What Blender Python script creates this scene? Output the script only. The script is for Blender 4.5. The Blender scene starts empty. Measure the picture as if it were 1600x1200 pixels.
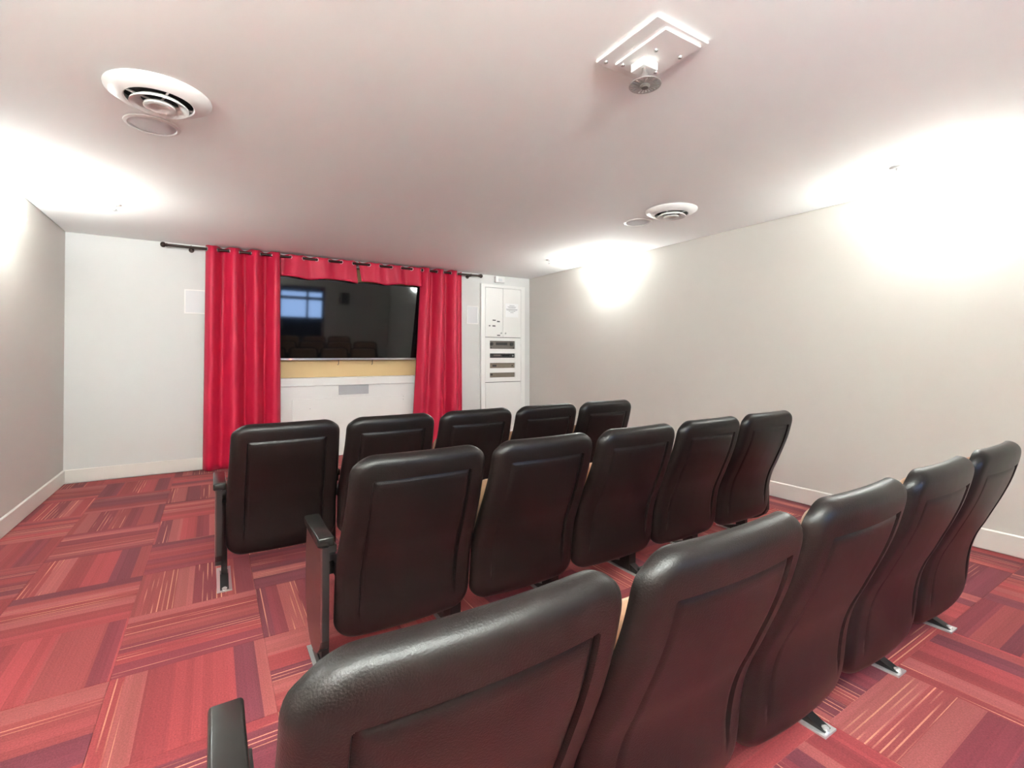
import bpy, bmesh, math, random
from mathutils import Vector, Matrix

random.seed(7)
scene = bpy.context.scene
C = scene.collection
R = math.radians

# ------------------------------------------------------------------ camera, world, exposure
cam_d = bpy.data.cameras.new('camera')
cam_d.sensor_width = 36.0
cam_d.lens = 750.6 / 1600 * 36.0
cam_d.shift_y = (548.7 - 600) / 1600
cam_d.clip_start = 0.05
cam = bpy.data.objects.new('camera', cam_d)
cam.location = (0, 0, 1.241)
cam.rotation_euler = (R(90 + 0.5335), 0, R(-31.923))
C.objects.link(cam)
scene.camera = cam

w = bpy.data.worlds.new('world'); scene.world = w
w.use_nodes = True
w.node_tree.nodes['Background'].inputs[0].default_value = (0.8, 0.85, 1, 1)
w.node_tree.nodes['Background'].inputs[1].default_value = 0.05

vs = scene.view_settings
vs.view_transform = 'Standard'; vs.look = 'None'; vs.gamma = 1.0
vs.use_curve_mapping = False
vs.exposure = 2.40
SCONCE_GLOW = 10.0      # emission of the frosted sconce bowls
SCONCE_WATT = 7.0      # bulb in each sconce
REAR_FILL_WATT = 72.0       # strong bulbs in the added, out-of-view rear pair that fills the room
HALL_GLOW = 3.2         # daylight window of the hallway behind the glass door

XL, XR, YB, YF, H = -1.22, 4.206, -0.9, 6.234, 2.44

# ------------------------------------------------------------------ materials
def srgb(r, g, b):
    f = lambda c: (c / 12.92 if c <= 0.04045 else ((c + 0.055) / 1.055) ** 2.4)
    return (f(r / 255), f(g / 255), f(b / 255), 1)

def mat(name, col, rough=0.5, metal=0.0, spec=0.5, bump=None, emit=None, var=0.0, varscale=6.0, coat=0.0, sheen=0.0):
    m = bpy.data.materials.new(name); m.use_nodes = True
    nt = m.node_tree; b = nt.nodes['Principled BSDF']
    b.inputs['Base Color'].default_value = col
    b.inputs['Roughness'].default_value = rough
    b.inputs['Metallic'].default_value = metal
    b.inputs['Specular IOR Level'].default_value = spec
    b.inputs['Coat Weight'].default_value = coat
    if sheen:
        b.inputs['Sheen Weight'].default_value = sheen
    tc = nt.nodes.new('ShaderNodeTexCoord')
    if var:
        n = nt.nodes.new('ShaderNodeTexNoise'); n.inputs['Scale'].default_value = varscale; n.inputs['Detail'].default_value = 4
        nt.links.new(tc.outputs['Object'], n.inputs['Vector'])
        mx = nt.nodes.new('ShaderNodeMix'); mx.data_type = 'RGBA'
        mx.inputs['A'].default_value = tuple(c * (1 - var) for c in col[:3]) + (1,)
        mx.inputs['B'].default_value = tuple(min(1, c * (1 + var)) for c in col[:3]) + (1,)
        nt.links.new(n.outputs['Fac'], mx.inputs['Factor'])
        nt.links.new(mx.outputs['Result'], b.inputs['Base Color'])
    if bump:
        sc, st, dist = bump
        n = nt.nodes.new('ShaderNodeTexNoise'); n.inputs['Scale'].default_value = sc; n.inputs['Detail'].default_value = 3
        nt.links.new(tc.outputs['Object'], n.inputs['Vector'])
        bp = nt.nodes.new('ShaderNodeBump'); bp.inputs['Strength'].default_value = st; bp.inputs['Distance'].default_value = dist
        nt.links.new(n.outputs['Fac'], bp.inputs['Height']); nt.links.new(bp.outputs['Normal'], b.inputs['Normal'])
    if emit:
        b.inputs['Emission Color'].default_value = emit[0]
        b.inputs['Emission Strength'].default_value = emit[1]
    return m

M = {}
M['wall'] = mat('wall_paint', (0.60, 0.57, 0.53, 1), 0.6, bump=(160, 0.08, 0.002), var=0.012, varscale=1.3)
M['ceil'] = mat('ceiling_paint', (0.92, 0.935, 0.915, 1), 0.8, bump=(220, 0.12, 0.002), var=0.01, varscale=2)
M['frontwall'] = mat('front_wall_paint', (0.64, 0.632, 0.615, 1), 0.6, bump=(160, 0.06, 0.002), var=0.01, varscale=1.5)
M['trim'] = mat('trim_paint', (0.74, 0.70, 0.655, 1), 0.35, var=0.015, varscale=5)
M['cabinet'] = mat('cabinet_paint', (0.80, 0.785, 0.76, 1), 0.35, var=0.01, varscale=4)
M['tan'] = mat('tan_paint', (0.72, 0.50, 0.25, 1), 0.6, var=0.03, varscale=3)
M['leather'] = mat('black_textured_vinyl', (0.0075, 0.0052, 0.0048, 1), 0.36, spec=0.30, bump=(330, 0.4, 0.0014), var=0.18, varscale=9)
M['tan_fabric'] = mat('brown_seat_fabric', (0.36, 0.20, 0.115, 1), 0.85, bump=(600, 0.5, 0.001), var=0.12, varscale=60, sheen=0.2)
M['black_metal'] = mat('black_powder_coat', (0.012, 0.011, 0.011, 1), 0.38, var=0.1)
M['black_plastic'] = mat('black_plastic', (0.014, 0.013, 0.012, 1), 0.27, bump=(300, 0.1, 0.0006), var=0.1)
M['laminate'] = mat('dark_laminate', (0.08, 0.026, 0.025, 1), 0.33, spec=0.6, var=0.15, varscale=3)
M['chrome'] = mat('chrome', (0.70, 0.70, 0.70, 1), 0.22, metal=0.6, bump=(60, 0.12, 0.002))
M['steel'] = mat('brushed_steel', (0.55, 0.54, 0.53, 1), 0.32, metal=1.0, var=0.05, varscale=40)
M['bronze'] = mat('dark_bronze', (0.045, 0.03, 0.025, 1), 0.32, metal=0.8, var=0.1)
M['screen'] = mat('screen_glass', (0.004, 0.004, 0.0045, 1), 0.045, spec=0.62)
M['bezel'] = mat('bezel_black', (0.01, 0.01, 0.01, 1), 0.3)
M['silver'] = mat('silver_trim', (0.62, 0.6, 0.6, 1), 0.3, metal=0.85)
M['led'] = mat('standby_red', (0.5, 0.02, 0.01, 1), 0.4, emit=((1, 0.06, 0.03, 1), 6.0))
M['white_metal'] = mat('white_enamel', (0.82, 0.80, 0.78, 1), 0.35, var=0.01)
M['grille'] = mat('speaker_cloth_white', (0.70, 0.70, 0.71, 1), 0.8, bump=(900, 0.5, 0.001))
M['grille_grey'] = mat('speaker_cloth_grey', (0.44, 0.44, 0.46, 1), 0.85, bump=(900, 0.5, 0.001))
M['dark'] = mat('duct_dark', (0.02, 0.02, 0.02, 1), 0.7)
M['paper'] = mat('paper', (0.86, 0.86, 0.86, 1), 0.8)
M['ink'] = mat('grey_ink', (0.25, 0.25, 0.27, 1), 0.8)
M['sticker'] = mat('label_tape', (0.05, 0.05, 0.05, 1), 0.5)
M['av_grey'] = mat('av_graphite', (0.16, 0.14, 0.125, 1), 0.35, metal=0.4, var=0.08, varscale=30)
M['av_black'] = mat('av_black', (0.03, 0.028, 0.027, 1), 0.3, var=0.1)
M['av_bronze'] = mat('av_smoked', (0.20, 0.165, 0.125, 1), 0.3, var=0.2, varscale=12)
M['slab'] = mat('concrete_slab', (0.10, 0.05, 0.05, 1), 0.9, bump=(40, 0.3, 0.004))
M['hall'] = mat('hallway_paint', (0.10, 0.11, 0.14, 1), 0.7)
M['hall_window'] = mat('hall_daylight', (0.3, 0.45, 0.8, 1), 0.5, emit=((0.42, 0.60, 1.0, 1), HALL_GLOW))
M['door_frame'] = mat('door_frame_dark', (0.05, 0.05, 0.06, 1), 0.4)

def glass_mat():
    m = bpy.data.materials.new('clear_glass'); m.use_nodes = True
    nt = m.node_tree; nt.nodes.remove(nt.nodes['Principled BSDF'])
    out = nt.nodes['Material Output']
    g = nt.nodes.new('ShaderNodeBsdfGlossy'); g.inputs['Roughness'].default_value = 0.02
    t = nt.nodes.new('ShaderNodeBsdfTransparent'); t.inputs['Color'].default_value = (0.9, 0.95, 0.97, 1)
    f = nt.nodes.new('ShaderNodeFresnel'); f.inputs['IOR'].default_value = 1.45
    mx = nt.nodes.new('ShaderNodeMixShader')
    nt.links.new(f.outputs[0], mx.inputs[0]); nt.links.new(t.outputs[0], mx.inputs[1]); nt.links.new(g.outputs[0], mx.inputs[2])
    nt.links.new(mx.outputs[0], out.inputs['Surface'])
    return m
M['glass'] = glass_mat()

def sconce_mat():
    m = mat('frosted_glass_lit', (0.9, 0.88, 0.85, 1), 0.4, emit=((0.93, 1.0, 0.985, 1), SCONCE_GLOW))
    return m
M['sconce'] = sconce_mat()

def curtain_mat():
    m = mat('red_satin_curtain', (0.50, 0.011, 0.047, 1), 0.45, spec=0.35, bump=(900, 0.1, 0.0004), var=0.03, varscale=3, sheen=0.15)
    b = m.node_tree.nodes['Principled BSDF']
    b.inputs['Sheen Tint'].default_value = (1.0, 0.35, 0.45, 1)
    b.inputs['Sheen Roughness'].default_value = 0.4
    return m
M['curtain'] = curtain_mat()

def carpet_mat():
    m = bpy.data.materials.new('striped_red_carpet'); m.use_nodes = True
    nt = m.node_tree; N = nt.nodes; L = nt.links
    b = N['Principled BSDF']; b.inputs['Roughness'].default_value = 0.95; b.inputs['Specular IOR Level'].default_value = 0.12
    b.inputs['Sheen Weight'].default_value = 0.12; b.inputs['Sheen Roughness'].default_value = 0.5
    b.inputs['Sheen Tint'].default_value = (1, 0.55, 0.5, 1)
    tc = N.new('ShaderNodeTexCoord'); oi = N.new('ShaderNodeObjectInfo')
    sp = N.new('ShaderNodeSeparateXYZ'); L.new(tc.outputs['Object'], sp.inputs[0])
    def math_(op, a, bb=None, cc=None, clamp=False):
        n = N.new('ShaderNodeMath'); n.operation = op; n.use_clamp = clamp
        for i, v in enumerate((a, bb, cc)):
            if v is None: continue
            if isinstance(v, (int, float)): n.inputs[i].default_value = v
            else: L.new(v, n.inputs[i])
        return n.outputs[0]
    X, Y, rnd = sp.outputs[0], sp.outputs[1], oi.outputs['Random']
    seed = math_('MULTIPLY', rnd, 173.0)
    def vor(scale, add):
        v = N.new('ShaderNodeTexVoronoi'); v.voronoi_dimensions = '1D'; v.inputs['Scale'].default_value = 1.0
        v.inputs['Randomness'].default_value = 1.0
        L.new(math_('ADD', math_('MULTIPLY', Y, scale), math_('ADD', seed, add)), v.inputs['W'])
        s = N.new('ShaderNodeSeparateColor'); L.new(v.outputs['Color'], s.inputs[0])
        return s.outputs[0], s.outputs[1]
    band, band2 = vor(12.0, 0.0)
    ramp = N.new('ShaderNodeValToRGB'); ramp.color_ramp.interpolation = 'CONSTANT'
    el = ramp.color_ramp.elements
    cols = [(0.0, (0.165, 0.034, 0.050)), (0.18, (0.290, 0.055, 0.058)), (0.34, (0.215, 0.036, 0.050)), (0.5, (0.325, 0.050, 0.056)),
            (0.66, (0.340, 0.086, 0.082)), (0.82, (0.255, 0.040, 0.046))]
    el[0].position = 0.0; el[0].color = cols[0][1] + (1,)
    el[1].position = cols[1][0]; el[1].color = cols[1][1] + (1,)
    for p, c in cols[2:]:
        e = el.new(p); e.color = c + (1,)
    L.new(band, ramp.inputs[0])
    # fine ribs inside a band
    rib = N.new('ShaderNodeTexNoise'); rib.noise_dimensions = '1D'; rib.inputs['Scale'].default_value = 1.0; rib.inputs['Detail'].default_value = 2
    L.new(math_('ADD', math_('MULTIPLY', Y, 120.0), seed), rib.inputs['W'])
    # thin pale lines in groups
    gmask, gsoft = vor(11.0, 51.3)
    lines = math_('FRACT', math_('ADD', math_('MULTIPLY', Y, 48.0), rnd))
    thin = math_('GREATER_THAN', lines, 0.77)
    on = math_('GREATER_THAN', gmask, 0.68)
    # each line fades in and out along its length
    fl = N.new('ShaderNodeTexNoise'); fl.noise_dimensions = '2D'; fl.inputs['Scale'].default_value = 1.0; fl.inputs['Detail'].default_value = 1
    cv = N.new('ShaderNodeCombineXYZ')
    L.new(math_('ADD', math_('MULTIPLY', X, 2.2), seed), cv.inputs[0])
    L.new(math_('MULTIPLY', math_('FLOOR', math_('ADD', math_('MULTIPLY', Y, 48.0), rnd)), 3.7), cv.inputs[1])
    L.new(cv.outputs[0], fl.inputs['Vector'])
    fade = math_('MULTIPLY', math_('SUBTRACT', fl.outputs['Fac'], 0.44), 5.0, clamp=True)
    lm = math_('MULTIPLY', math_('MULTIPLY', thin, on), math_('MULTIPLY', fade, 0.85))
    mx = N.new('ShaderNodeMix'); mx.data_type = 'RGBA'
    L.new(lm, mx.inputs['Factor']); L.new(ramp.outputs[0], mx.inputs['A']); mx.inputs['B'].default_value = (0.70, 0.30, 0.19, 1)
    sub, sub2 = vor(34.0, 17.7)
    # yarn speckle
    sk = N.new('ShaderNodeTexNoise'); sk.inputs['Scale'].default_value = 170; sk.inputs['Detail'].default_value = 5; sk.inputs['Roughness'].default_value = 0.75
    L.new(tc.outputs['Object'], sk.inputs['Vector'])
    gain = math_('ADD', math_('MULTIPLY', sk.outputs['Fac'], 1.5), 0.24)
    gain = math_('MULTIPLY', gain, math_('ADD', math_('MULTIPLY', rib.outputs['Fac'], 0.22), 0.89))
    gain = math_('MULTIPLY', gain, math_('ADD', math_('MULTIPLY', rnd, 0.16), 0.80))
    gain = math_('MULTIPLY', gain, math_('ADD', math_('MULTIPLY', sub, 0.26), 0.85))
    vm = N.new('ShaderNodeVectorMath'); vm.operation = 'SCALE'
    L.new(mx.outputs['Result'], vm.inputs[0]); L.new(gain, vm.inputs['Scale'])
    L.new(vm.outputs[0], b.inputs['Base Color'])
    bp = N.new('ShaderNodeBump'); bp.inputs['Strength'].default_value = 0.6; bp.inputs['Distance'].default_value = 0.002
    L.new(sk.outputs['Fac'], bp.inputs['Height']); L.new(bp.outputs[0], b.inputs['Normal'])
    return m
M['carpet'] = carpet_mat()

# ------------------------------------------------------------------ mesh helpers
def mesh_obj(name, bm, m, parent=None, smooth=False, loc=(0, 0, 0), angle=None):
    bmesh.ops.recalc_face_normals(bm, faces=bm.faces)
    me = bpy.data.meshes.new(name); bm.to_mesh(me); bm.free()
    me.materials.append(M[m] if isinstance(m, str) else m)
    if smooth:
        for p in me.polygons: p.use_smooth = True
        if angle is not None:
            me.set_sharp_from_angle(angle=R(angle))
    o = bpy.data.objects.new(name, me); C.objects.link(o)
    o.location = loc
    if parent is not None: o.parent = parent
    return o

def box(bm, x0, x1, y0, y1, z0, z1, mtx=None):
    v = [bm.verts.new(p) for p in ((x0, y0, z0), (x1, y0, z0), (x1, y1, z0), (x0, y1, z0), (x0, y0, z1), (x1, y0, z1), (x1, y1, z1), (x0, y1, z1))]
    for f in ((0, 3, 2, 1), (4, 5, 6, 7), (0, 1, 5, 4), (1, 2, 6, 5), (2, 3, 7, 6), (3, 0, 4, 7)):
        bm.faces.new([v[i] for i in f])
    if mtx is not None: bmesh.ops.transform(bm, matrix=mtx, verts=v)
    return v

def rbox(x0, x1, y0, y1, z0, z1, r=0.004, seg=2, mtx=None):
    bm = bmesh.new(); box(bm, x0, x1, y0, y1, z0, z1)
    bmesh.ops.bevel(bm, geom=list(bm.edges), offset=r, segments=seg, profile=0.5, affect='EDGES', clamp_overlap=True)
    if mtx is not None: bmesh.ops.transform(bm, matrix=mtx, verts=bm.verts)
    return bm

def lathe(bm, prof, n=32, mtx=None, a0=0.0, a1=2 * math.pi):
    """prof: list of (r, z) spun about z"""
    full = abs(a1 - a0 - 2 * math.pi) < 1e-6
    cnt = n if full else n + 1
    rings = []
    allv = []
    for r, z in prof:
        if r < 1e-6:
            v = bm.verts.new((0, 0, z)); rings.append([v] * cnt); allv.append(v)
        else:
            ring = [bm.verts.new((r * math.cos(a0 + (a1 - a0) * i / n), r * math.sin(a0 + (a1 - a0) * i / n), z)) for i in range(cnt)]
            rings.append(ring); allv += ring
    for a, b in zip(rings, rings[1:]):
        for i in range(n):
            j = (i + 1) % cnt
            q = []
            for v in (a[i], a[j], b[j], b[i]):
                if v not in q: q.append(v)
            if len(q) >= 3:
                try: bm.faces.new(q)
                except ValueError: pass
    if mtx is not None: bmesh.ops.transform(bm, matrix=mtx, verts=allv)
    return allv

def tube(bm, p0, p1, r, n=12, r1=None):
    p0, p1 = Vector(p0), Vector(p1); d = p1 - p0
    mt = Matrix.Translation(p0) @ d.to_track_quat('Z', 'Y').to_matrix().to_4x4()
    r1 = r if r1 is None else r1
    return lathe(bm, [(0, 0), (r, 0), (r1, d.length), (0, d.length)], n, mt)

def torus(bm, r, rr, mtx, n=16, k=6):
    rings = []
    for i in range(n):
        a = 2 * math.pi * i / n
        rings.append([bm.verts.new(mtx @ Vector(((r + rr * math.cos(2 * math.pi * j / k)) * math.cos(a), (r + rr * math.cos(2 * math.pi * j / k)) * math.sin(a), rr * math.sin(2 * math.pi * j / k)))) for j in range(k)])
    for i in range(n):
        a, b = rings[i], rings[(i + 1) % n]
        for j in range(k):
            bm.faces.new((a[j], a[(j + 1) % k], b[(j + 1) % k], b[j]))

def prism(bm, pts, axis, a, b):
    """pts 2-D outline extruded along axis ('x': pts are (y,z); 'y': pts are (x,z); 'z': (x,y))"""
    def P(p, t):
        return {'x': (t, p[0], p[1]), 'y': (p[0], t, p[1]), 'z': (p[0], p[1], t)}[axis]
    va = [bm.verts.new(P(p, a)) for p in pts]; vb = [bm.verts.new(P(p, b)) for p in pts]
    n = len(pts)
    bm.faces.new(va); bm.faces.new(vb)
    for i in range(n):
        bm.faces.new((va[i], va[(i + 1) % n], vb[(i + 1) % n], vb[i]))

def empty(name, loc, label, cat, group=None, rz=0.0):
    o = bpy.data.objects.new(name, None); C.objects.link(o)
    o.location = loc; o.rotation_euler = (0, 0, rz); o.empty_display_size = 0.1
    tag(o, label, cat, group); return o

def tag(o, label, cat, group=None):
    o['label'] = label; o['category'] = cat
    if group: o['group'] = group
    return o

def struct(name, bm, m, parent=None, label=None, cat=None, **kw):
    o = mesh_obj(name, bm, m, parent, **kw)
    if parent is None:
        o['kind'] = 'structure'
    if label: o['label'] = label
    if cat: o['category'] = cat
    return o

def copy_tree(o, parent=None):
    c = o.copy(); C.objects.link(c); c.parent = parent
    for ch in list(o.children): copy_tree(ch, c)
    return c

# ------------------------------------------------------------------ room shell
T = 0.12
bm = bmesh.new(); box(bm, XL - T, XR + T, YB - T, YF + T + 0.3, -0.16, -0.008)
floor = struct('floor', bm, 'slab', label='red striped carpet tile floor laid in quarter-turn checkerboard', cat='floor')

# carpet tiles: each one an object, stripes turned a quarter from tile to tile
TX, TY, OX, OY = 0.526, 0.518, -0.328, 0.825
cache = {}
gap = 0.0006
for i in range(-3, 10):
    for j in range(-5, 12):
        x0, x1 = OX + i * TX, OX + (i + 1) * TX
        y0, y1 = OY + j * TY, OY + (j + 1) * TY
        cx, cy = (x0 + x1) / 2, (y0 + y1) / 2
        x0, x1, y0, y1 = max(x0, XL), min(x1, XR), max(y0, YB), min(y1, YF)
        if x1 - x0 < 0.01 or y1 - y0 < 0.01: continue
        odd = (i + j) % 2
        lx0, lx1, ly0, ly1 = x0 - cx + gap, x1 - cx - gap, y0 - cy + gap, y1 - cy - gap
        if not odd:      # stripes along Y: local x = world y, local y = -world x
            lx0, lx1, ly0, ly1 = ly0, ly1, -lx1, -lx0
        key = tuple(round(v, 4) for v in (lx0, lx1, ly0, ly1))
        if key not in cache:
            b = bmesh.new(); box(b, lx0, lx1, ly0, ly1, -0.007, 0)
            bmesh.ops.recalc_face_normals(b, faces=b.faces)
            me = bpy.data.meshes.new('carpet_tile'); b.to_mesh(me); b.free(); me.materials.append(M['carpet']); cache[key] = me
        o = bpy.data.objects.new('carpet_tile', cache[key]); C.objects.link(o); o.parent = floor
        o.location = (cx, cy, random.uniform(-0.0008, 0)); o.rotation_euler = (0, 0, 0 if odd else R(90))

bm = bmesh.new(); box(bm, XL + 0.007, XR - 0.007, YB, YF, H, H + 0.1)
struct('ceiling', bm, 'ceil', label='plain off-white painted ceiling', cat='ceiling')
bm = bmesh.new(); box(bm, XL - T, XL, YB, YF, -0.05, H + 0.1)
struct('wall_left', bm, 'wall', label='plain beige side wall left of the seating', cat='wall')
bm = bmesh.new(); box(bm, XR, XR + T, YB, YF, -0.05, H + 0.1)
struct('wall_right', bm, 'wall', label='long plain beige wall right of the seating', cat='wall')
# front wall with the screen niche (behind the curtains)
NX0, NX1, NZ0, NZ1, ND = 0.56, 2.52, 0.872, 2.36, 0.14
bm = bmesh.new()
box(bm, XL - T, NX0, YF, YF + T, -0.05, H + 0.1)
box(bm, NX1, XR + T, YF, YF + T, -0.05, H + 0.1)
box(bm, NX0, NX1, YF, YF + T, -0.05, NZ0)
box(bm, NX0, NX1, YF, YF + T, NZ1, H + 0.1)
wf = struct('wall_front', bm, 'frontwall', label='off-white wall behind the red curtains and screen', cat='wall')
bm = bmesh.new(); box(bm, NX0 - 0.05, NX1 + 0.05, YF + ND, YF + ND + 0.05, NZ0 - 0.05, NZ1 + 0.05)
mesh_obj('niche_back', bm, 'tan', wf)['label'] = 'tan painted back of the screen niche'
# back wall with glass door opening
DX0, DX1, DZ = 1.36, 2.50, 2.02
bm = bmesh.new()
box(bm, XL - T, DX0, YB - T, YB, -0.05, H + 0.1)
box(bm, DX1, XR + T, YB - T, YB, -0.05, H + 0.1)
box(bm, DX0, DX1, YB - T, YB, DZ, H + 0.1)
struct('wall_back', bm, 'wall', label='beige rear wall with glass door, seen in the screen reflection', cat='wall')
# glass door and the hallway beyond it
bm = bmesh.new()
f = 0.07
box(bm, DX0, DX0 + f, YB - 0.09, YB - 0.03, 0, DZ); box(bm, DX1 - f, DX1, YB - 0.09, YB - 0.03, 0, DZ)
box(bm, DX0 + f, DX1 - f, YB - 0.09, YB - 0.03, DZ - f, DZ); box(bm, DX0 + f, DX1 - f, YB - 0.09, YB - 0.03, 0, 0.18)
box(bm, DX0 + f, DX1 - f, YB - 0.09, YB - 0.03, 1.66, 1.74)
d1 = struct('door_1', bm, 'door_frame', label='glass door to the hallway in the rear wall', cat='door')
bm = bmesh.new(); box(bm, DX0 + f, DX1 - f, YB - 0.063, YB - 0.057, 0.18, 1.66); mesh_obj('pane', bm, 'glass', d1)
bm = bmesh.new(); box(bm, DX0 + f, DX1 - f, YB - 0.063, YB - 0.057, 1.74, DZ - f); mesh_obj('pane', bm, 'glass', d1)
bm = bmesh.new(); tube(bm, (DX0 + 0.11, YB + 0.01, 0.9), (DX0 + 0.11, YB + 0.01, 1.15), 0.012)
box(bm, DX0 + 0.102, DX0 + 0.118, YB - 0.06, YB + 0.01, 0.92, 0.935); box(bm, DX0 + 0.102, DX0 + 0.118, YB - 0.06, YB + 0.01, 1.115, 1.13)
mesh_obj('door_handle', bm, 'steel', d1)
HY = YB - 2.0
bm = bmesh.new()
box(bm, 0.2, 3.6, HY - 0.1, HY, -0.05, 2.5); box(bm, 0.1, 0.2, HY, YB - T, -0.05, 2.5); box(bm, 3.6, 3.7, HY, YB - T, -0.05, 2.5)
box(bm, 0.2, 3.6, HY, YB - T, 2.44, 2.5); box(bm, 0.2, 3.6, HY, YB - T, -0.06, -0.01)
struct('wall_hallway', bm, 'hall', label='dim hallway walls beyond the glass door', cat='wall')
bm = bmesh.new(); box(bm, 0.9, 3.1, HY + 0.001, HY + 0.02, 1.05, 1.85)
hw = struct('window_1', bm, 'hall_window', label='blue daylight window at the end of the hallway', cat='window')
bm = bmesh.new()
for x in (0.9, 1.63, 2.37, 3.1): box(bm, x - 0.03, x + 0.03, HY + 0.005, HY + 0.04, 1.02, 1.88)
for z in (1.05, 1.85): box(bm, 0.87, 3.13, HY + 0.005, HY + 0.04, z - 0.03, z + 0.03)
mesh_obj('window_frame', bm, 'door_frame', hw)

# baseboards: bevelled top edge, small shadow gap at the carpet
def baseboard(name, horiz, a, b, at, sgn, label):
    t = 0.015; h = 0.135; z0 = 0.008
    pts = [(0, z0), (t, z0), (t, h - 0.006), (t - 0.008, h), (0, h)]
    bm = bmesh.new()
    if horiz == 'y':     # runs along y on a side wall
        prism(bm, [(at + sgn * p[0], p[1]) for p in pts], 'y', a, b)
    else:
        prism(bm, [(at + sgn * p[0], p[1]) for p in pts], 'x', a, b)
    struct(name, bm, 'trim', label=label, cat='baseboard')
baseboard('baseboard_left', 'y', YB, YF, XL, 1, 'painted baseboard along the left wall')
baseboard('baseboard_right', 'y', YB, YF, XR, -1, 'painted baseboard along the right wall')
baseboard('baseboard_front', 'x', XL + 0.015, 0.50, YF, -1, 'painted baseboard under the front wall left of the curtain')

# ------------------------------------------------------------------ built-in under the screen
con = empty('media_console', (1.527, YF, 0), 'white built-in console with a ledge top beneath the screen', 'console')
def part(name, bm, m, par, **kw):
    o = mesh_obj(name, bm, m, par, **kw)
    o.matrix_parent_inverse = Matrix.Translation(-Vector(par.location)) if par.parent is None else Matrix.Identity(4)
    return o
part('body', rbox(0.575, 2.505, YF - 0.018, YF - 0.001, 0.002, 0.872, 0.002), 'cabinet', con)
part('ledge', rbox(0.57, 2.51, YF - 0.038, YF + ND - 0.002, 0.873, 0.972, 0.006), 'cabinet', con)
part('access_panel', rbox(0.80, 2.26, YF - 0.024, YF - 0.017, 0.14, 0.716, 0.0025), 'cabinet', con)
gr = part('speaker_grille', rbox(1.334, 1.702, YF - 0.022, YF - 0.016, 0.755, 0.872, 0.002), 'grille_grey', con)
gr['label'] = 'grey cloth speaker grille'
for sx, sz in ((1.0, 0.60), (2.16, 0.66), (2.16, 0.70)):
    bm = bmesh.new(); tube(bm, (sx, YF - 0.024, sz), (sx, YF - 0.026, sz), 0.006, 8); part('screw', bm, 'steel', con)

# ------------------------------------------------------------------ television (tilted slightly down)
tvx, tvw, tvh = 1.535, 1.755, 0.985
tv = empty('television', (tvx, YF + 0.03, 1.19), 'large black flat television framed by the red curtains', 'television')
tv.rotation_euler = (R(4.1), 0, 0)
mesh_obj('housing', rbox(-tvw / 2, tvw / 2, 0.004, 0.05, 0, tvh, 0.006), 'bezel', tv)
mesh_obj('screen', rbox(-tvw / 2 + 0.012, tvw / 2 - 0.012, 0.0, 0.006, 0.024, tvh - 0.012, 0.001), 'screen', tv)
mesh_obj('bottom_trim', rbox(-tvw / 2, tvw / 2, -0.006, 0.02, -0.004, 0.020, 0.003), 'silver', tv)
bm = bmesh.new(); tube(bm, (-tvw / 2 + 0.13, -0.005, 0.008), (-tvw / 2 + 0.13, -0.009, 0.008), 0.007, 10)
mesh_obj('standby_light', bm, 'led', tv)['label'] = 'tiny red standby light'
for hx in (-0.19, 0.235):
    bm = bmesh.new(); tube(bm, (hx, 0.02, -0.0), (hx, 0.02, -0.055), 0.004, 8); tube(bm, (hx, 0.02, -0.055), (hx - 0.012, 0.012, -0.066), 0.004, 8)
    mesh_obj('release_cord', bm, 'bezel', tv)
bm = bmesh.new(); box(bm, -0.35, 0.35, 0.05, 0.11, 0.3, 0.7); mesh_obj('wall_bracket', bm, 'bezel', tv)

# ------------------------------------------------------------------ curtain rod, curtains, valance
RY, RZ = 6.115, 2.390
rod = empty('curtain_rod', (1.42, RY, RZ), 'long dark bronze curtain rod above the screen with ball ends', 'curtain rod')
bm = bmesh.new(); tube(bm, (-1.845 + 0.02, 0, 0), (1.855 - 0.02, 0, 0), 0.0135, 14)
mesh_obj('rod', bm, 'bronze', rod, smooth=True, angle=40)
for sx in (-1, 1):
    bm = bmesh.new()
    mt = Matrix.Translation((sx * 1.83, 0, 0)) @ Matrix.Rotation(sx * R(90), 4, 'Y')
    lathe(bm, [(0, -0.005), (0.018, -0.005), (0.02, 0.003), (0.014, 0.008), (0.024, 0.016), (0.029, 0.028), (0.027, 0.042), (0.017, 0.053), (0, 0.057)], 16, mt)
    mesh_obj('finial', bm, 'bronze', rod, smooth=True)
for bx_ in (-1.62, 0.105, 1.70):
    bm = bmesh.new(); tube(bm, (bx_, 0, -0.012), (bx_, YF - RY - 0.002, -0.012), 0.007, 8)
    lathe(bm, [(0, 0), (0.026, 0), (0.026, 0.006), (0, 0.006)], 14, Matrix.Translation((bx_, YF - RY - 0.001, -0.012)) @ Matrix.Rotation(R(90), 4, 'X'))
    torus(bm, 0.0165, 0.004, Matrix.Translation((bx_, 0, 0)) @ Matrix.Rotation(R(90), 4, 'Y'))
    mesh_obj('bracket', bm, 'bronze', rod)

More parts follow.
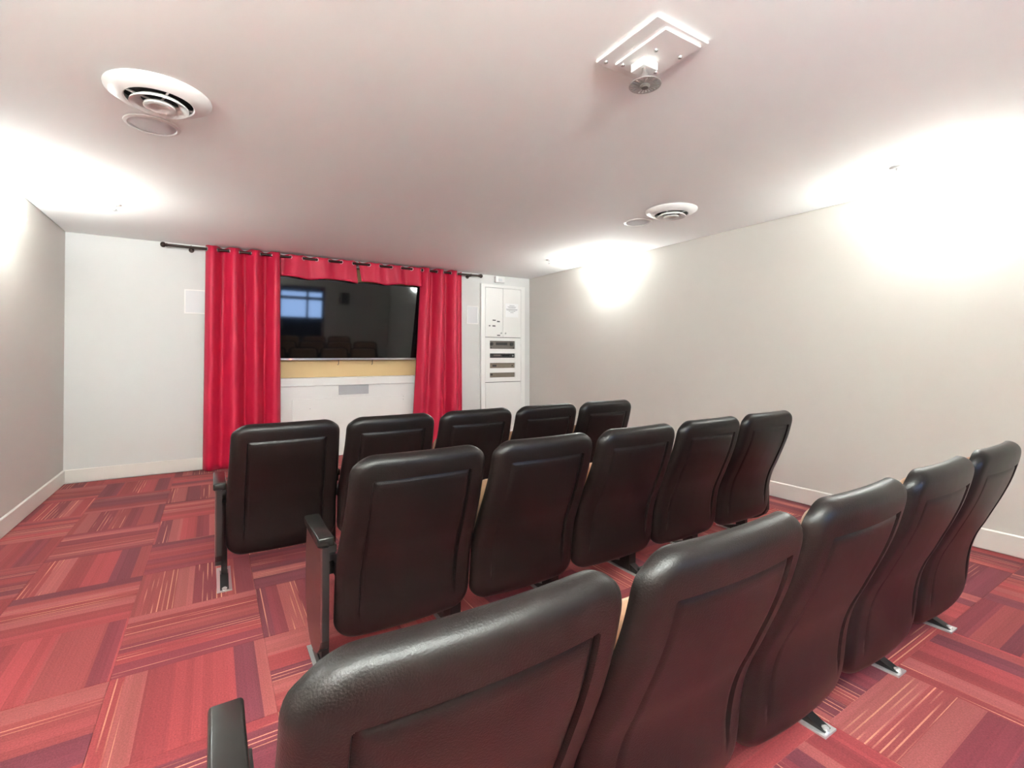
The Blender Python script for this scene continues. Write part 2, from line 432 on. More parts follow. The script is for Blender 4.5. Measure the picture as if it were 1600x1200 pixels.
def curtain(name, label, x0t, x1t, x0b, x1b, ztop, zbot, waves, amp, phase, cat, group=None, seed=0, nz=30, hem=0.0, taper=1.0):
    rng = random.Random(seed)
    root = empty(name, ((x0t + x1t) / 2, RY, zbot), label, cat, group)
    ox, oy, oz = root.location
    nu = int(waves * 22)
    ph = [rng.uniform(-0.3, 0.3) for _ in range(6)]
    def pos(u, v):       # v: 0 top .. 1 bottom
        x0 = x0t + (x0b - x0t) * v ** 1.3; x1 = x1t + (x1b - x1t) * v ** 1.3
        a = 2 * math.pi * waves * u + phase
        drift = 0.35 * v * math.sin(3.1 * u * math.pi + ph[0]) + 0.2 * v * math.sin(7 * u + ph[1] * 4)
        am = amp * (1 - 0.18 * v * math.sin(5 * u + ph[2] * 5)) * (taper + (1 - taper) * (1 - v))
        s = math.sin(a + drift)
        yy = am * (0.93 * s + 0.10 * math.sin(2 * (a + drift) + 0.9 + ph[3]) * (0.2 + 0.8 * v)) + 0.003 * v * math.sin(11 * u + 3 * v)
        xx = x0 + (x1 - x0) * u + 0.018 * v * math.sin(a + 1.2) * 0.8
        zz = ztop + (zbot - ztop) * v + (0.012 * math.sin(a * 0.5 + 1) * v if hem else 0) + 0.006 * (1 - v) * math.cos(2 * a)
        return Vector((xx - ox, RY + yy - oy, zz - oz))
    bm = bmesh.new()
    g = [[bm.verts.new(pos(i / nu, (j / nz) ** 1.0)) for i in range(nu + 1)] for j in range(nz + 1)]
    for j in range(nz):
        for i in range(nu):
            bm.faces.new((g[j][i], g[j][i + 1], g[j + 1][i + 1], g[j + 1][i]))
    o = mesh_obj('fabric', bm, 'curtain', root, smooth=True)
    md = o.modifiers.new('thickness', 'SOLIDIFY'); md.thickness = 0.0022
    # grommets where the cloth crosses the rod
    k = 0
    vg = (ztop - RZ) / (ztop - zbot)
    prev = None
    for i in range(nu * 4 + 1):
        u = i / (nu * 4)
        y = pos(u, vg).y
        if prev is not None and (prev < 0) != (y < 0):
            p = pos(u, vg); d = (pos(min(1, u + 0.002), vg) - pos(max(0, u - 0.002), vg)).normalized()
            nrm = Vector((-d.y, d.x, 0)).normalized()
            bm = bmesh.new()
            torus(bm, 0.021, 0.0045, Matrix.Translation((p.x, p.y, RZ - oz)) @ nrm.to_track_quat('Z', 'Y').to_matrix().to_4x4(), 18, 6)
            mesh_obj('grommet', bm, 'steel', root, smooth=True); k += 1
        prev = y
    return root
curtain('curtain', 'long red grommet curtain hanging left of the television', -0.07, 0.655, -0.075, 0.66, 2.425, 0.012, 3.5, 0.070, 2.9, 'curtain', seed=1, hem=1)
curtain('curtain', 'long red grommet curtain hanging right of the television', 2.372, 2.988, 2.255, 3.015, 2.425, 0.012, 3.0, 0.068, 2.6, 'curtain', seed=4, hem=1)
curtain('valance', 'short red valance over the left half of the screen', 0.66, 1.520, 0.655, 1.535, 2.418, 2.160, 3.0, 0.036, 0.9, 'valance', seed=8, nz=10, hem=1)
curtain('valance', 'short red valance over the right half of the screen', 1.545, 2.385, 1.575, 2.39, 2.418, 2.166, 3.0, 0.036, 0.2, 'valance', seed=12, nz=10, hem=1)

# ------------------------------------------------------------------ wall speakers on the front wall
def wall_speaker(x0, x1, z0, z1, label):
    e = empty('wall_speaker', ((x0 + x1) / 2, YF, z0), label, 'speaker', 'flush speakers on the front wall')
    hw_, h_ = (x1 - x0) / 2, z1 - z0
    bm = bmesh.new()
    fr = 0.012
    box(bm, -hw_, hw_, -0.010, -0.001, 0, fr); box(bm, -hw_, hw_, -0.010, -0.001, h_ - fr, h_)
    box(bm, -hw_, -hw_ + fr, -0.010, -0.001, fr, h_ - fr); box(bm, hw_ - fr, hw_, -0.010, -0.001, fr, h_ - fr)
    mesh_obj('frame', bm, 'white_metal', e)
    mesh_obj('grille', rbox(-hw_ + fr, hw_ - fr, -0.007, -0.001, fr, h_ - fr, 0.002), 'grille', e)
wall_speaker(-0.262, -0.04, 1.695, 1.955, 'white flush wall speaker beside the left curtain')
wall_speaker(3.111, 3.299, 1.702, 1.965, 'white flush wall speaker between right curtain and equipment cabinet')

# dark speaker on the rear wall, seen reflected in the screen
sp = empty('rear_speaker', (2.99, YB, 1.62), 'small dark speaker box on the rear wall seen in screen reflection', 'speaker')
mesh_obj('body', rbox(-0.09, 0.09, 0.001, 0.13, 0, 0.28, 0.008), 'black_plastic', sp)
mesh_obj('grille', rbox(-0.08, 0.08, 0.13, 0.137, 0.01, 0.27, 0.003), 'av_black', sp)

# ------------------------------------------------------------------ built-in equipment cabinet
CX0, CX1 = 3.335, 4.10
cab = empty('equipment_cabinet', (3.72, YF, 0), 'tall white built-in equipment cabinet in the front right corner', 'cabinet')
def cpart(name, bm, m, par=None, **kw):
    o = mesh_obj(name, bm, m, cab if par is None else par, **kw)
    if par is None: o.matrix_parent_inverse = Matrix.Translation(-Vector(cab.location))
    else: o.matrix_parent_inverse = Matrix.Identity(4)
    return o
# face frame (proud of the wall); the panel with four openings; doors; lower panel
bm = bmesh.new()
a0, a1 = 3.400, 4.030
box(bm, CX0, a0, YF - 0.030, YF - 0.001, 0.002, 2.30); box(bm, a1, CX1, YF - 0.030, YF - 0.001, 0.002, 2.30)
box(bm, a0, a1, YF - 0.030, YF - 0.001, 2.255, 2.30); box(bm, a0, a1, YF - 0.030, YF - 0.001, 0.002, 0.13)
cpart('face_frame', bm, 'cabinet')
bm = bmesh.new(); box(bm, a0, a1, YF - 0.004, YF - 0.001, 0.13, 2.255); cpart('back_panel', bm, 'dark')
slots = [(3.481, 3.919, 1.343, 1.462), (3.481, 3.919, 1.208, 1.274), (3.481, 3.919, 1.055, 1.132), (3.481, 3.919, 0.916, 0.986)]
px0, px1, pz0, pz1 = a0 + 0.004, a1 - 0.004, 0.850, 1.510
bm = bmesh.new()
yA, yB = YF - 0.028, YF - 0.012
box(bm, px0, slots[0][0], yA, yB, pz0, pz1); box(bm, slots[0][1], px1, yA, yB, pz0, pz1)
edges = [pz1] + [z for s in slots for z in (s[3], s[2])] + [pz0]
for k in range(0, len(edges), 2):
    box(bm, slots[0][0], slots[0][1], yA, yB, edges[k + 1], edges[k])
cpart('rack_panel', bm, 'cabinet')
def door(x0, x1, kx):
    d = cpart('door', rbox(x0, x1, YF - 0.030, YF - 0.012, 1.518, 2.250, 0.002), 'cabinet')
    bm = bmesh.new()
    lathe(bm, [(0, 0), (0.006, 0), (0.006, 0.012), (0.012, 0.016), (0.013, 0.022), (0.009, 0.027), (0, 0.028)], 14,
          Matrix.Translation((kx, YF - 0.030, 1.578)) @ Matrix.Rotation(R(90), 4, 'X'))
    k = cpart('knob', bm, 'steel', par=d, smooth=True)
    return d
dl = door(a0 + 0.004, 3.703, 3.668)
dr = door(3.709, a1 - 0.004, 3.742)
cpart('lower_panel', rbox(a0 + 0.004, a1 - 0.004, YF - 0.030, YF - 0.012, 0.134, 0.842, 0.002), 'cabinet')
for (x0, x1, z0, z1) in ((3.525, 3.580, 1.760, 1.776), (3.600, 3.650, 1.742, 1.760), (3.462, 3.488, 1.676, 1.692), (3.522, 3.575, 1.674, 1.692), (3.603, 3.655, 1.536, 1.552)):
    cpart('sticker', rbox(x0, x1, YF - 0.0313, YF - 0.0299, z0, z1, 0.0004, 1), 'sticker', par=dl)
# equipment behind the openings: one thing each
def av(label, cat, name, s, m):
    e = empty(name, ((s[0] + s[1]) / 2, YF - 0.012, s[2]), label, cat, 'equipment in the cabinet rack')
    hw_, h_ = (s[1] - s[0]) / 2 - 0.003, s[3] - s[2] - 0.003
    mesh_obj('faceplate', rbox(-hw_, hw_, -0.003, 0.007, 0.0015, h_, 0.001, 1), m, e)
    return e, hw_, h_
def knob(e, x, z, r, m='av_black', d=0.016):
    bm = bmesh.new(); lathe(bm, [(0, 0), (r, 0), (r * 0.94, d), (r * 0.6, d), (0, d)], 20, Matrix.Translation((x, -0.003, z)) @ Matrix.Rotation(R(90), 4, 'X'))
    mesh_obj('knob', bm, m, e, smooth=True, angle=40)
e, hw_, h_ = av('grey amplifier with two round knobs in the top rack opening', 'amplifier', 'amplifier', slots[0], 'av_grey')
knob(e, -hw_ + 0.03, 0.072, 0.027); knob(e, hw_ - 0.052, 0.072, 0.029)
knob(e, -hw_ + 0.02, 0.014, 0.008); knob(e, hw_ - 0.02, 0.014, 0.008)
mesh_obj('display', rbox(-0.11, 0.09, -0.0045, -0.002, 0.055, 0.095, 0.0005, 1), 'av_black', e)
e, hw_, h_ = av('black disc player in the second rack opening', 'player', 'disc_player', slots[1], 'av_black')
mesh_obj('disc_tray', rbox(-0.15, -0.03, -0.0055, -0.002, 0.028, 0.05, 0.0008, 1), 'av_grey', e)
mesh_obj('display', rbox(0.0, 0.12, -0.0045, -0.002, 0.02, 0.045, 0.0005, 1), 'screen', e); knob(e, hw_ - 0.03, 0.032, 0.012, 'steel', 0.01)
e, hw_, h_ = av('bronze-tinted component in the third rack opening', 'player', 'media_player', slots[2], 'av_bronze')
mesh_obj('display', rbox(-0.17, -0.1, -0.0045, -0.002, 0.02, 0.05, 0.0005, 1), 'av_black', e); knob(e, hw_ - 0.04, 0.035, 0.01, 'av_black', 0.008)
e, hw_, h_ = av('slim bronze-tinted component in the bottom rack opening', 'receiver', 'receiver', slots[3], 'av_bronze')
mesh_obj('port_panel', rbox(-hw_ + 0.01, -hw_ + 0.05, -0.0045, -0.002, 0.03, 0.055, 0.0005, 1), 'av_black', e)
# notice
no = empty('paper_notice', (3.863, YF - 0.0303, 1.825), 'white printed paper notice taped to the right cabinet door', 'notice')
mesh_obj('sheet', rbox(-0.115, 0.115, -0.001, 0.0, 0, 0.205, 0.0003, 1), 'paper', no)
for zz, ww in ((0.172, 0.045), (0.153, 0.075), (0.138, 0.06), (0.118, 0.10), (0.104, 0.095), (0.088, 0.06), (0.066, 0.03)):
    bm = bmesh.new(); box(bm, -ww, ww, -0.0014, -0.0009, zz, zz + 0.006); mesh_obj('printed_line', bm, 'ink', no)
# white box over the cabinet
sb = empty('alarm_box', (3.648, YF, 2.333), 'small white alarm box above the equipment cabinet', 'alarm')
mesh_obj('body', rbox(-0.078, 0.078, -0.05, -0.001, 0, 0.095, 0.008, 3), 'white_metal', sb)
mesh_obj('lens', rbox(-0.03, 0.03, -0.055, -0.049, 0.02, 0.06, 0.003), 'grille', sb)

# ------------------------------------------------------------------ ceiling fittings
def diffuser(x, y, label):
    e = empty('ceiling_vent', (x, y, H), label, 'vent', 'round ceiling diffusers')
    bm = bmesh.new(); lathe(bm, [(0.205, -0.001), (0.203, -0.010), (0.165, -0.034), (0.135, -0.040), (0.130, -0.036), (0.138, -0.020), (0.15, -0.001)], 48)
    mesh_obj('flange', bm, 'white_metal', e, smooth=True, angle=50)
    bm = bmesh.new(); lathe(bm, [(0.149, -0.0015), (0.0, -0.0015)], 40); mesh_obj('duct', bm, 'dark', e)
    bm = bmesh.new(); lathe(bm, [(0.070, -0.030), (0.075, -0.040), (0.113, -0.058), (0.112, -0.050), (0.085, -0.030), (0.070, -0.030)], 44)
    mesh_obj('cone', bm, 'white_metal', e, smooth=True, angle=50)
    bm = bmesh.new(); lathe(bm, [(0.0, -0.052), (0.020, -0.052), (0.030, -0.058), (0.048, -0.066), (0.062, -0.062), (0.060, -0.050), (0.030, -0.034), (0.0, -0.034)], 36)
    mesh_obj('centre_cone', bm, 'white_metal', e, smooth=True, angle=60)
    for k in range(4):
        a = R(20 + 90 * k); ca, sa = math.cos(a), math.sin(a)
        bm = bmesh.new(); tube(bm, (0.03 * ca, 0.03 * sa, -0.036), (0.137 * ca, 0.137 * sa, -0.026), 0.005, 6)
        mesh_obj('support_arm', bm, 'white_metal', e)
diffuser(-0.212, 2.72, 'round white ceiling vent near the left wall')
diffuser(3.205, 2.66, 'round white ceiling vent near the right wall')
def ceiling_speaker(x, y, label):
    e = empty('ceiling_speaker', (x, y, H), label, 'speaker', 'round ceiling speakers')
    bm = bmesh.new(); lathe(bm, [(0.122, -0.0005), (0.120, -0.005), (0.106, -0.009), (0.103, -0.006), (0.103, -0.001)], 44)
    mesh_obj('rim', bm, 'white_metal', e, smooth=True, angle=50)
    bm = bmesh.new(); lathe(bm, [(0.1025, -0.003), (0.1, -0.005), (0.05, -0.0065), (0, -0.007)], 40)
    mesh_obj('grille', bm, 'grille', e, smooth=True)
ceiling_speaker(-0.272, 3.10, 'round white ceiling speaker beside the left ceiling vent')
ceiling_speaker(3.235, 3.055, 'round white ceiling speaker beside the right ceiling vent')
def sprinkler(x, y, label):
    e = empty('sprinkler', (x, y, H), label, 'sprinkler', 'small ceiling sprinklers')
    bm = bmesh.new(); lathe(bm, [(0.04, -0.0005), (0.038, -0.005), (0.02, -0.012), (0.012, -0.010), (0, -0.010)], 24)
    mesh_obj('escutcheon', bm, 'white_metal', e, smooth=True, angle=50)
    bm = bmesh.new(); tube(bm, (0, 0, -0.008), (0, 0, -0.020), 0.008, 10)
    for s in (-1, 1):
        tube(bm, (s * 0.006, 0, -0.020), (s * 0.013, 0, -0.032), 0.0025, 6); tube(bm, (s * 0.013, 0, -0.032), (0, 0, -0.046), 0.0025, 6)
    mesh_obj('frame', bm, 'steel', e)
    bm = bmesh.new(); lathe(bm, [(0, -0.046), (0.016, -0.047), (0.016, -0.049), (0, -0.049)], 16); mesh_obj('deflector', bm, 'steel', e)
sprinkler(3.69, 1.29, 'small white sprinkler on the ceiling near the right wall, closest to the rear')
sprinkler(-0.662, 4.89, 'small white sprinkler on the ceiling near the left front corner')
sprinkler(3.57, 4.85, 'small white sprinkler on the ceiling near the right front corner')

# ceiling mount with slotted disc
mo = empty('projector_mount', (1.47, 1.345, H), 'white ceiling mount plate with short stem and slotted grey disc', 'mount')
mesh_obj('ceiling_plate', rbox(-0.158, 0.125, -0.20, 0.118, -0.014, -0.0005, 0.003), 'white_metal', mo)
mesh_obj('raised_plate', rbox(-0.092, 0.105, -0.18, 0.076, -0.024, -0.014, 0.002), 'white_metal', mo)
mesh_obj('stem_box', rbox(-0.042, 0.038, -0.030, 0.040, -0.056, -0.024, 0.003), 'white_metal', mo)
for k, (bx_, by_) in enumerate(((-0.13, 0.09), (-0.07, 0.055), (0.08, 0.02), (-0.03, -0.08), (0.085, -0.10), (0.085, 0.06))):
    bm = bmesh.new(); lathe(bm, [(0, 0), (0.009, 0), (0.008, -0.006), (0.004, -0.008), (0, -0.008)], 10, Matrix.Translation((bx_, by_, -0.014 if bx_ < -0.1 else -0.024)))
    mesh_obj('bolt', bm, 'steel', mo)
bm = bmesh.new(); tube(bm, (-0.018, -0.008, -0.054), (-0.025, -0.018, -0.090), 0.008, 12); tube(bm, (-0.025, -0.018, -0.086), (-0.030, -0.024, -0.128), 0.013, 14)
mesh_obj('stem', bm, 'steel', mo, smooth=True, angle=40)
ds = bmesh.new()
n = 24; zc = -0.136
lathe(ds, [(0.016, zc), (0.026, zc), (0.026, zc + 0.004), (0.016, zc + 0.004), (0.016, zc)], 48)
lathe(ds, [(0.056, zc), (0.062, zc), (0.062, zc + 0.004), (0.056, zc + 0.004), (0.056, zc)], 48)
for k in range(n):
    a = 2 * math.pi * k / n
    box(ds, 0.0255, 0.0565, -0.0035, 0.0035, zc, zc + 0.004, Matrix.Rotation(a, 4, 'Z'))
mesh_obj('slotted_disc', ds, 'steel', mo, loc=(-0.031, -0.025, 0))
bm = bmesh.new(); lathe(bm, [(0, -0.146), (0.013, -0.146), (0.019, -0.140), (0.019, -0.128), (0, -0.128)], 18)
mesh_obj('hub', bm, 'av_grey', mo, smooth=True, angle=40, loc=(-0.031, -0.025, 0))

# ------------------------------------------------------------------ wall sconces (the room's lamps, then an added rear fill pair)
def sconce(x, y, sgn, label, watt=SCONCE_WATT):
    """sgn: direction out of the wall (+1 = +x)"""
    e = empty('wall_sconce', (x, y, 2.07), label, 'wall lamp', 'wall sconces')
    # shallow half bowl: plan half-ellipse, open at the top
    n, k = 28, 10
    wx, wd, hh = 0.185, 0.125, 0.115
    bm = bmesh.new()
    rows = []
    for j in range(k + 1):
        t = j / k                       # 0 bottom .. 1 rim
        s = math.sin(t * math.pi / 2) ** 0.75
        z = hh * (1 - math.cos(t * math.pi / 2)) ** 0.9
        row = []
        for i in range(n + 1):
            a = math.pi * i / n
            row.append(bm.verts.new((sgn * max(0.0, wd * s * math.sin(a)) + sgn * 0.004, wx * max(s, 0.06) * math.cos(a), z)))
        rows.append(row)
    for a, b in zip(rows, rows[1:]):
        for i in range(n): bm.faces.new((a[i], a[i + 1], b[i + 1], b[i]))
    bowl = mesh_obj('glass_bowl', bm, 'sconce', e, smooth=True)
    sd = bowl.modifiers.new('thickness', 'SOLIDIFY'); sd.thickness = 0.004
    mesh_obj('back_plate', rbox(0.0005, 0.004, -0.07, 0.07, 0.015, 0.10, 0.001, 1) if sgn > 0 else rbox(-0.004, -0.0005, -0.07, 0.07, 0.015, 0.10, 0.001, 1), 'white_metal', e)
    bm = bmesh.new(); px = sgn * 0.05
    tube(bm, (sgn * 0.004, 0, 0.06), (px, 0, 0.06), 0.008, 10); tube(bm, (px, 0, 0.05), (px, 0, 0.075), 0.014, 12)
    mesh_obj('lamp_holder', bm, 'white_metal', e)
    ld = bpy.data.lights.new('sconce_bulb', 'POINT'); ld.energy = watt; ld.shadow_soft_size = 0.035; ld.color = (0.93, 1.0, 0.985)
    lo = bpy.data.objects.new('sconce_bulb', ld); C.objects.link(lo); lo.parent = e; lo.location = (sgn * 0.062, 0, 0.113)
    return e
sconce(XR, 1.19, -1, 'glowing half-bowl wall sconce on the right wall nearest the camera', 5.5)
sconce(XR, 4.42, -1, 'glowing half-bowl wall sconce on the right wall toward the screen')
sconce(XL, 4.52, 1, 'glowing half-bowl wall sconce on the left wall at the photo edge', 8.5)
sconce(XL, 1.19, 1, 'glowing half-bowl wall sconce on the left wall outside the photo')

for x, lb in ((-0.55, 'added unseen fill lamp, half-bowl shape, on the rear wall by the left corner'), (0.62, 'added unseen fill lamp, half-bowl shape, on the rear wall beside the glass door')):
    e = sconce(0, 0, 1, lb, REAR_FILL_WATT)  # invented lamp behind the camera, added to raise the ambient light
    e.location = (x, YB, 2.07); e.rotation_euler = (0, 0, R(90))

# ------------------------------------------------------------------ theatre chairs
PROF = [(0.905, 0.030), (0.890, 0.012), (0.873, 0.002), (0.845, 0.003), (0.81, 0.010), (0.767, 0.021), (0.724, 0.034), (0.687, 0.048), (0.649, 0.063), (0.595, 0.087),
        (0.539, 0.111), (0.505, 0.128), (0.458, 0.146), (0.415, 0.157), (0.367, 0.165), (0.31, 0.170), (0.249, 0.178), (0.20, 0.190), (0.176, 0.198)]
PROF = [(z, y - 0.022) for z, y in PROF[2:]]
PROF = [(0.905, -0.012)] + PROF
# resample the spine by arc length with smoothing
def catmull(p0, p1, p2, p3, t):
    return tuple(0.5 * ((2 * b) + (-a + c) * t + (2 * a - 5 * b + 4 * c - d) * t * t + (-a + 3 * b - 3 * c + d) * t ** 3) for a, b, c, d in zip(p0, p1, p2, p3))
dense = []
for i in range(len(PROF) - 1):
    p0 = PROF[max(0, i - 1)]; p3 = PROF[min(len(PROF) - 1, i + 2)]
    for k in range(12): dense.append(catmull(p0, PROF[i], PROF[i + 1], p3, k / 12))
dense.append(PROF[-1])
for _ in range(30):
    dense = [dense[0]] + [tuple((a + 2 * b + c) / 4 for a, b, c in zip(dense[i - 1], dense[i], dense[i + 1])) for i in range(1, len(dense) - 1)] + [dense[-1]]
arc = [0.0]
for a, b in zip(dense, dense[1:]): arc.append(arc[-1] + math.hypot(b[0] - a[0], b[1] - a[1]))
LEN = arc[-1]
def spine(t):
    t = max(0, min(LEN, t))
    lo, hi = 0, len(arc) - 1
    while hi - lo > 1:
        mid = (lo + hi) // 2
        if arc[mid] <= t: lo = mid
        else: hi = mid
    f = (t - arc[lo]) / max(1e-9, arc[hi] - arc[lo])
    a, b = dense[lo], dense[hi]
    z, y = a[0] + (b[0] - a[0]) * f, a[1] + (b[1] - a[1]) * f
    dz, dy = b[0] - a[0], b[1] - a[1]; l = math.hypot(dz, dy)
    return y, z, dz / l, -dy / l       # rear normal (ny, nz): rotate tangent

BOW = 0.022
def smooth(v):
    v = max(0.0, min(1.0, v)); return v * v * (3 - 2 * v)
def halfw(t): return 0.261 + 0.014 * smooth((t - 0.06) / 0.42)
def groovew(t): return 0.190 + 0.006 * smooth((t - 0.06) / 0.42)
def sdf(s, t, w, t0, t1, r):
    qx = abs(s) - (w - r); qy = abs(t - (t0 + t1) / 2) - ((t1 - t0) / 2 - r)
    return math.hypot(max(qx, 0), max(qy, 0)) + min(max(qx, qy), 0) - r
def place(s, t, off, w=0.26):
    y, z, ny, nz = spine(t)
    return (s, y + off * ny + BOW * (s / w) ** 2, z + off * nz)

def sheet(dl, tl, t0, t1, inset, rr, fa, fb):
    """closed pillow: dl = distances from the side edge, tl = t lines; fa/fb give the offset of rear/front faces"""
    bm = bmesh.new()
    A, B = [], []
    for t in tl:
        w = halfw(t) - inset
        dt = min(t - t0, t1 - t)
        r = rr(t) if callable(rr) else rr
        hw_ = w if dt >= r else w - r + math.sqrt(max(0, r * r - (r - dt) ** 2))
        pp = dl(t, w) if callable(dl) else [w - d for d in dl]
        ss = [-p for p in pp] + [p for p in reversed(pp)]
        ss = [s * hw_ / w for s in ss]
        ra, rb = [], []
        for i, s in enumerate(ss):
            edge = i in (0, len(ss) - 1) or t in (tl[0], tl[-1])
            va = bm.verts.new(place(s, t, fa(s, t, w)))
            ra.append(va)
            rb.append(va if edge else bm.verts.new(place(s, t, fb(s, t, w))))
        A.append(ra); B.append(rb)
    for g in (A, B):
        for a, b in zip(g, g[1:]):
            for i in range(len(a) - 1):
                q = []
                for v in (a[i], a[i + 1], b[i + 1], b[i]):
                    if v not in q: q.append(v)
                if len(q) > 2:
                    try: bm.faces.new(q)
                    except ValueError: pass
    return bm

TH, RO = 0.036, 0.040
GI, GT, GB = 0.078, 0.098, 0.080
def shell_r(t): return 0.088 if t < LEN / 2 else 0.085
def rear(s, t, w):
    d = -sdf(s, t, w, 0, LEN, shell_r(t))
    off = 0.0
    if d < RO:
        k = 1 - max(0.0, d) / RO
        off = -TH * (1 - math.sqrt(max(0, 1 - k * k)))
    q = sdf(s, t, groovew(t), GT, LEN + 0.2, 0.006)
    if q < 0:
        q = -q
        if q < 0.004: g = 0.011 * q / 0.004
        elif q < 0.018: g = 0.011 - 0.007 * (q - 0.004) / 0.014
        else: g = 0.004
        off -= g * smooth((LEN - 0.085 - t) / 0.09)
    return off
def dl(t, w):
    g = groovew(t); k = (w - g) / 0.07
    outer = [w - d * k for d in (0, 0.001, 0.003, 0.007, 0.013, 0.02, 0.029, 0.039, 0.05, 0.060, 0.0695)]
    return outer + [g - v for v in (0.001, 0.0025, 0.004, 0.009, 0.014, 0.018, 0.03, 0.055, 0.09, 0.13)] + [0.004]
tl = [0, 0.001, 0.003, 0.007, 0.013, 0.02, 0.029, 0.039, 0.05, 0.062, 0.075, 0.088, 0.0975, 0.099, 0.1005, 0.102, 0.107, 0.112, 0.116]
t = 0.135
while t < LEN - 0.14: tl.append(t); t += 0.025
tl += [LEN - v for v in (0.125, 0.11, 0.095, 0.08, 0.068, 0.058, 0.048, 0.039, 0.029, 0.02, 0.013, 0.007, 0.003, 0.001, 0)]
shell_bm = sheet(dl, tl, 0, LEN, 0.0, shell_r, rear, lambda s, t, w: -TH)
# front cushion of the backrest
def cush(s, t, w):
    d = -sdf(s, t, w, 0.02, LEN - 0.22, 0.07); k = 1 - min(1, max(0, d) / 0.06)
    return -TH - 0.042 * math.sqrt(max(0, 1 - k * k))
dl2 = [0, 0.002, 0.007, 0.015, 0.027, 0.042, 0.06, 0.09, 0.14, 0.19, 0.23]
tl2 = [0.02 + v for v in (0, 0.002, 0.007, 0.015, 0.027, 0.042, 0.06)]
t = 0.11
while t < LEN - 0.22 - 0.08: tl2.append(t); t += 0.04
tl2 += [LEN - 0.22 - v for v in (0.06, 0.042, 0.027, 0.015, 0.007, 0.002, 0)]
cush_bm = sheet(dl2, tl2, 0.02, LEN - 0.22, 0.030, 0.07, lambda s, t, w: -TH + 0.001, cush)

PITCH = 0.558
def build_chair():
    e = empty('theatre_chair', (0, 0, 0), 'x', 'chair')
    mesh_obj('back_shell', shell_bm, 'leather', e, smooth=True, angle=38)
    mesh_obj('back_cushion', cush_bm, 'tan_fabric', e, smooth=True, angle=60)
    # folded-up seat
    mt = Matrix.Translation((0, 0.287, 0.385)) @ Matrix.Rotation(R(15), 4, 'X')
    st = mesh_obj('seat', rbox(-0.228, 0.228, -0.055, 0.03, 0.0, 0.325, 0.035, 5, mt), 'tan_fabric', e, smooth=True, angle=50)
    st['label'] = 'brown upholstered seat folded up'
    mesh_obj('seat_pan', rbox(-0.215, 0.215, 0.026, 0.052, -0.015, 0.285, 0.02, 3, mt), 'black_plastic', st, smooth=True, angle=50)
    # side brackets that carry the back and the seat hinge
    for s in (-1, 1):
        bm = bmesh.new()
        x0, x1 = sorted((s * 0.222, s * 0.258))
        box(bm, x0, x1, 0.20, 0.36, 0.40, 0.45)
        mesh_obj('hinge_bracket', bm, 'black_metal', e)
    return e
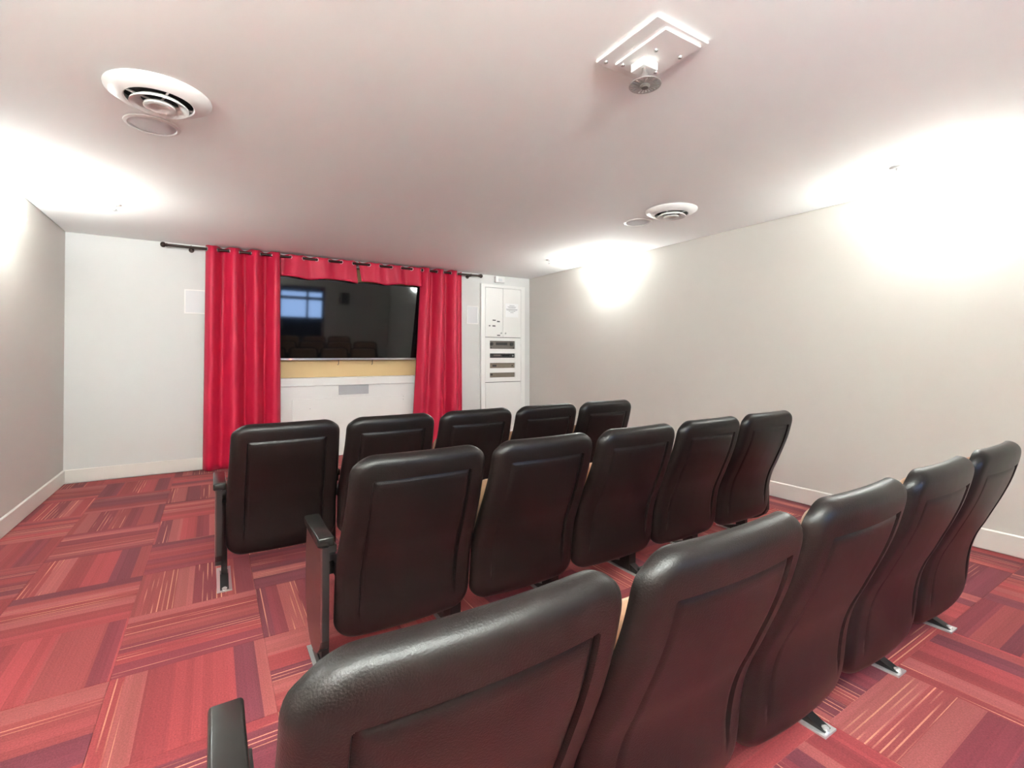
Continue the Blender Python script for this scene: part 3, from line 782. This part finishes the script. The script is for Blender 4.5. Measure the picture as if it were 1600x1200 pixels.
def standard(e, side, end):
    """leg, foot and armrest on the chair's left (-1) or right (+1); end: the row stops here"""
    xc = side * (0.302 if end else PITCH / 2)
    out = side
    bm = bmesh.new()
    if end:
        i0, i1 = sorted((xc - out * 0.038, xc - out * 0.010))
        box(bm, i0, i1, 0.345, 0.415, 0.012, 0.540)
        box(bm, i0, i1, 0.215, 0.345, 0.515, 0.540)
        box(bm, *sorted((side * 0.25, xc - out * 0.010)), 0.30, 0.36, 0.40, 0.45)
    else:
        box(bm, xc - 0.026, xc + 0.026, 0.340, 0.415, 0.012, 0.540)
        box(bm, xc - 0.018, xc + 0.018, 0.225, 0.340, 0.505, 0.540)
    leg = mesh_obj('leg', bm, 'black_metal', e)
    bx_ = xc - out * 0.024 if end else xc
    bm = bmesh.new(); prism(bm, [(0.235, 0.008), (0.255, 0.016), (0.345, 0.05), (0.40, 0.05), (0.50, 0.018), (0.52, 0.008)], 'x', bx_ - 0.02, bx_ + 0.02)
    mesh_obj('foot', bm, 'black_metal', leg)
    bm = bmesh.new(); box(bm, bx_ - 0.035, bx_ + 0.035, 0.225, 0.56, 0.0005, 0.007)
    for yy in (0.242, 0.545):
        lathe(bm, [(0.012, 0.007), (0.012, 0.016), (0.006, 0.02), (0, 0.02)], 8, Matrix.Translation((bx_, yy, 0)))
    mesh_obj('foot_plate', bm, 'chrome', leg)['label'] = 'chrome floor plate'
    arm = mesh_obj('armrest', rbox(xc - (0.030 if end else 0.024), xc + (0.030 if end else 0.024), 0.210, 0.520, 0.538, 0.575, 0.008, 3), 'black_plastic', e, smooth=True, angle=50)
    if end:
        pts = [(0.205, 0.539), (0.505, 0.539), (0.53, 0.42), (0.53, 0.28), (0.515, 0.20), (0.485, 0.145), (0.44, 0.11), (0.39, 0.098), (0.33, 0.105), (0.27, 0.13), (0.225, 0.165), (0.205, 0.20)]
        p0, p1 = sorted((xc - out * 0.010, xc + out * 0.014))
        bm = bmesh.new(); prism(bm, pts, 'x', p0, p1)
        sp_ = mesh_obj('side_panel', bm, 'black_metal', e)
        p0, p1 = sorted((xc + out * 0.014, xc + out * 0.020))
        bm = bmesh.new(); prism(bm, pts, 'x', p0, p1)
        mesh_obj('panel_facing', bm, 'laminate', sp_)['label'] = 'red-brown laminate facing'
base = build_chair()
rows = [('front row nearest the screen', 2.723, 0.058, 'front row chairs'),
        ('middle row', 1.647, 0.379, 'middle row chairs'),
        ('back row nearest the camera', 0.566, 0.048, 'back row chairs')]
ordn = ['leftmost chair', 'second chair from the left', 'third chair from the left', 'fourth chair from the left', 'rightmost chair']
# build the three kinds (left end, inner, right end) once, then copy them
def kind_chair(kind):
    e = copy_tree(base)
    standard(e, -1, kind == 'L')
    if kind == 'R': standard(e, 1, True)
    return e
protos = {k: kind_chair(k) for k in 'LMR'}
def drop(o):
    for ch in list(o.children): drop(ch)
    bpy.data.objects.remove(o)
drop(base)
usedk = set()
for rname, y0, X0, grp in rows:
    for k in range(5):
        kind = 'L' if k == 0 else ('R' if k == 4 else 'M')
        e = protos[kind] if kind not in usedk else copy_tree(protos[kind])
        usedk.add(kind)
        e.location = (X0 + PITCH * (k + 0.5), y0, 0)
        tag(e, 'black-backed folding theatre chair, %s in the %s' % (ordn[k], rname), 'chair', grp)
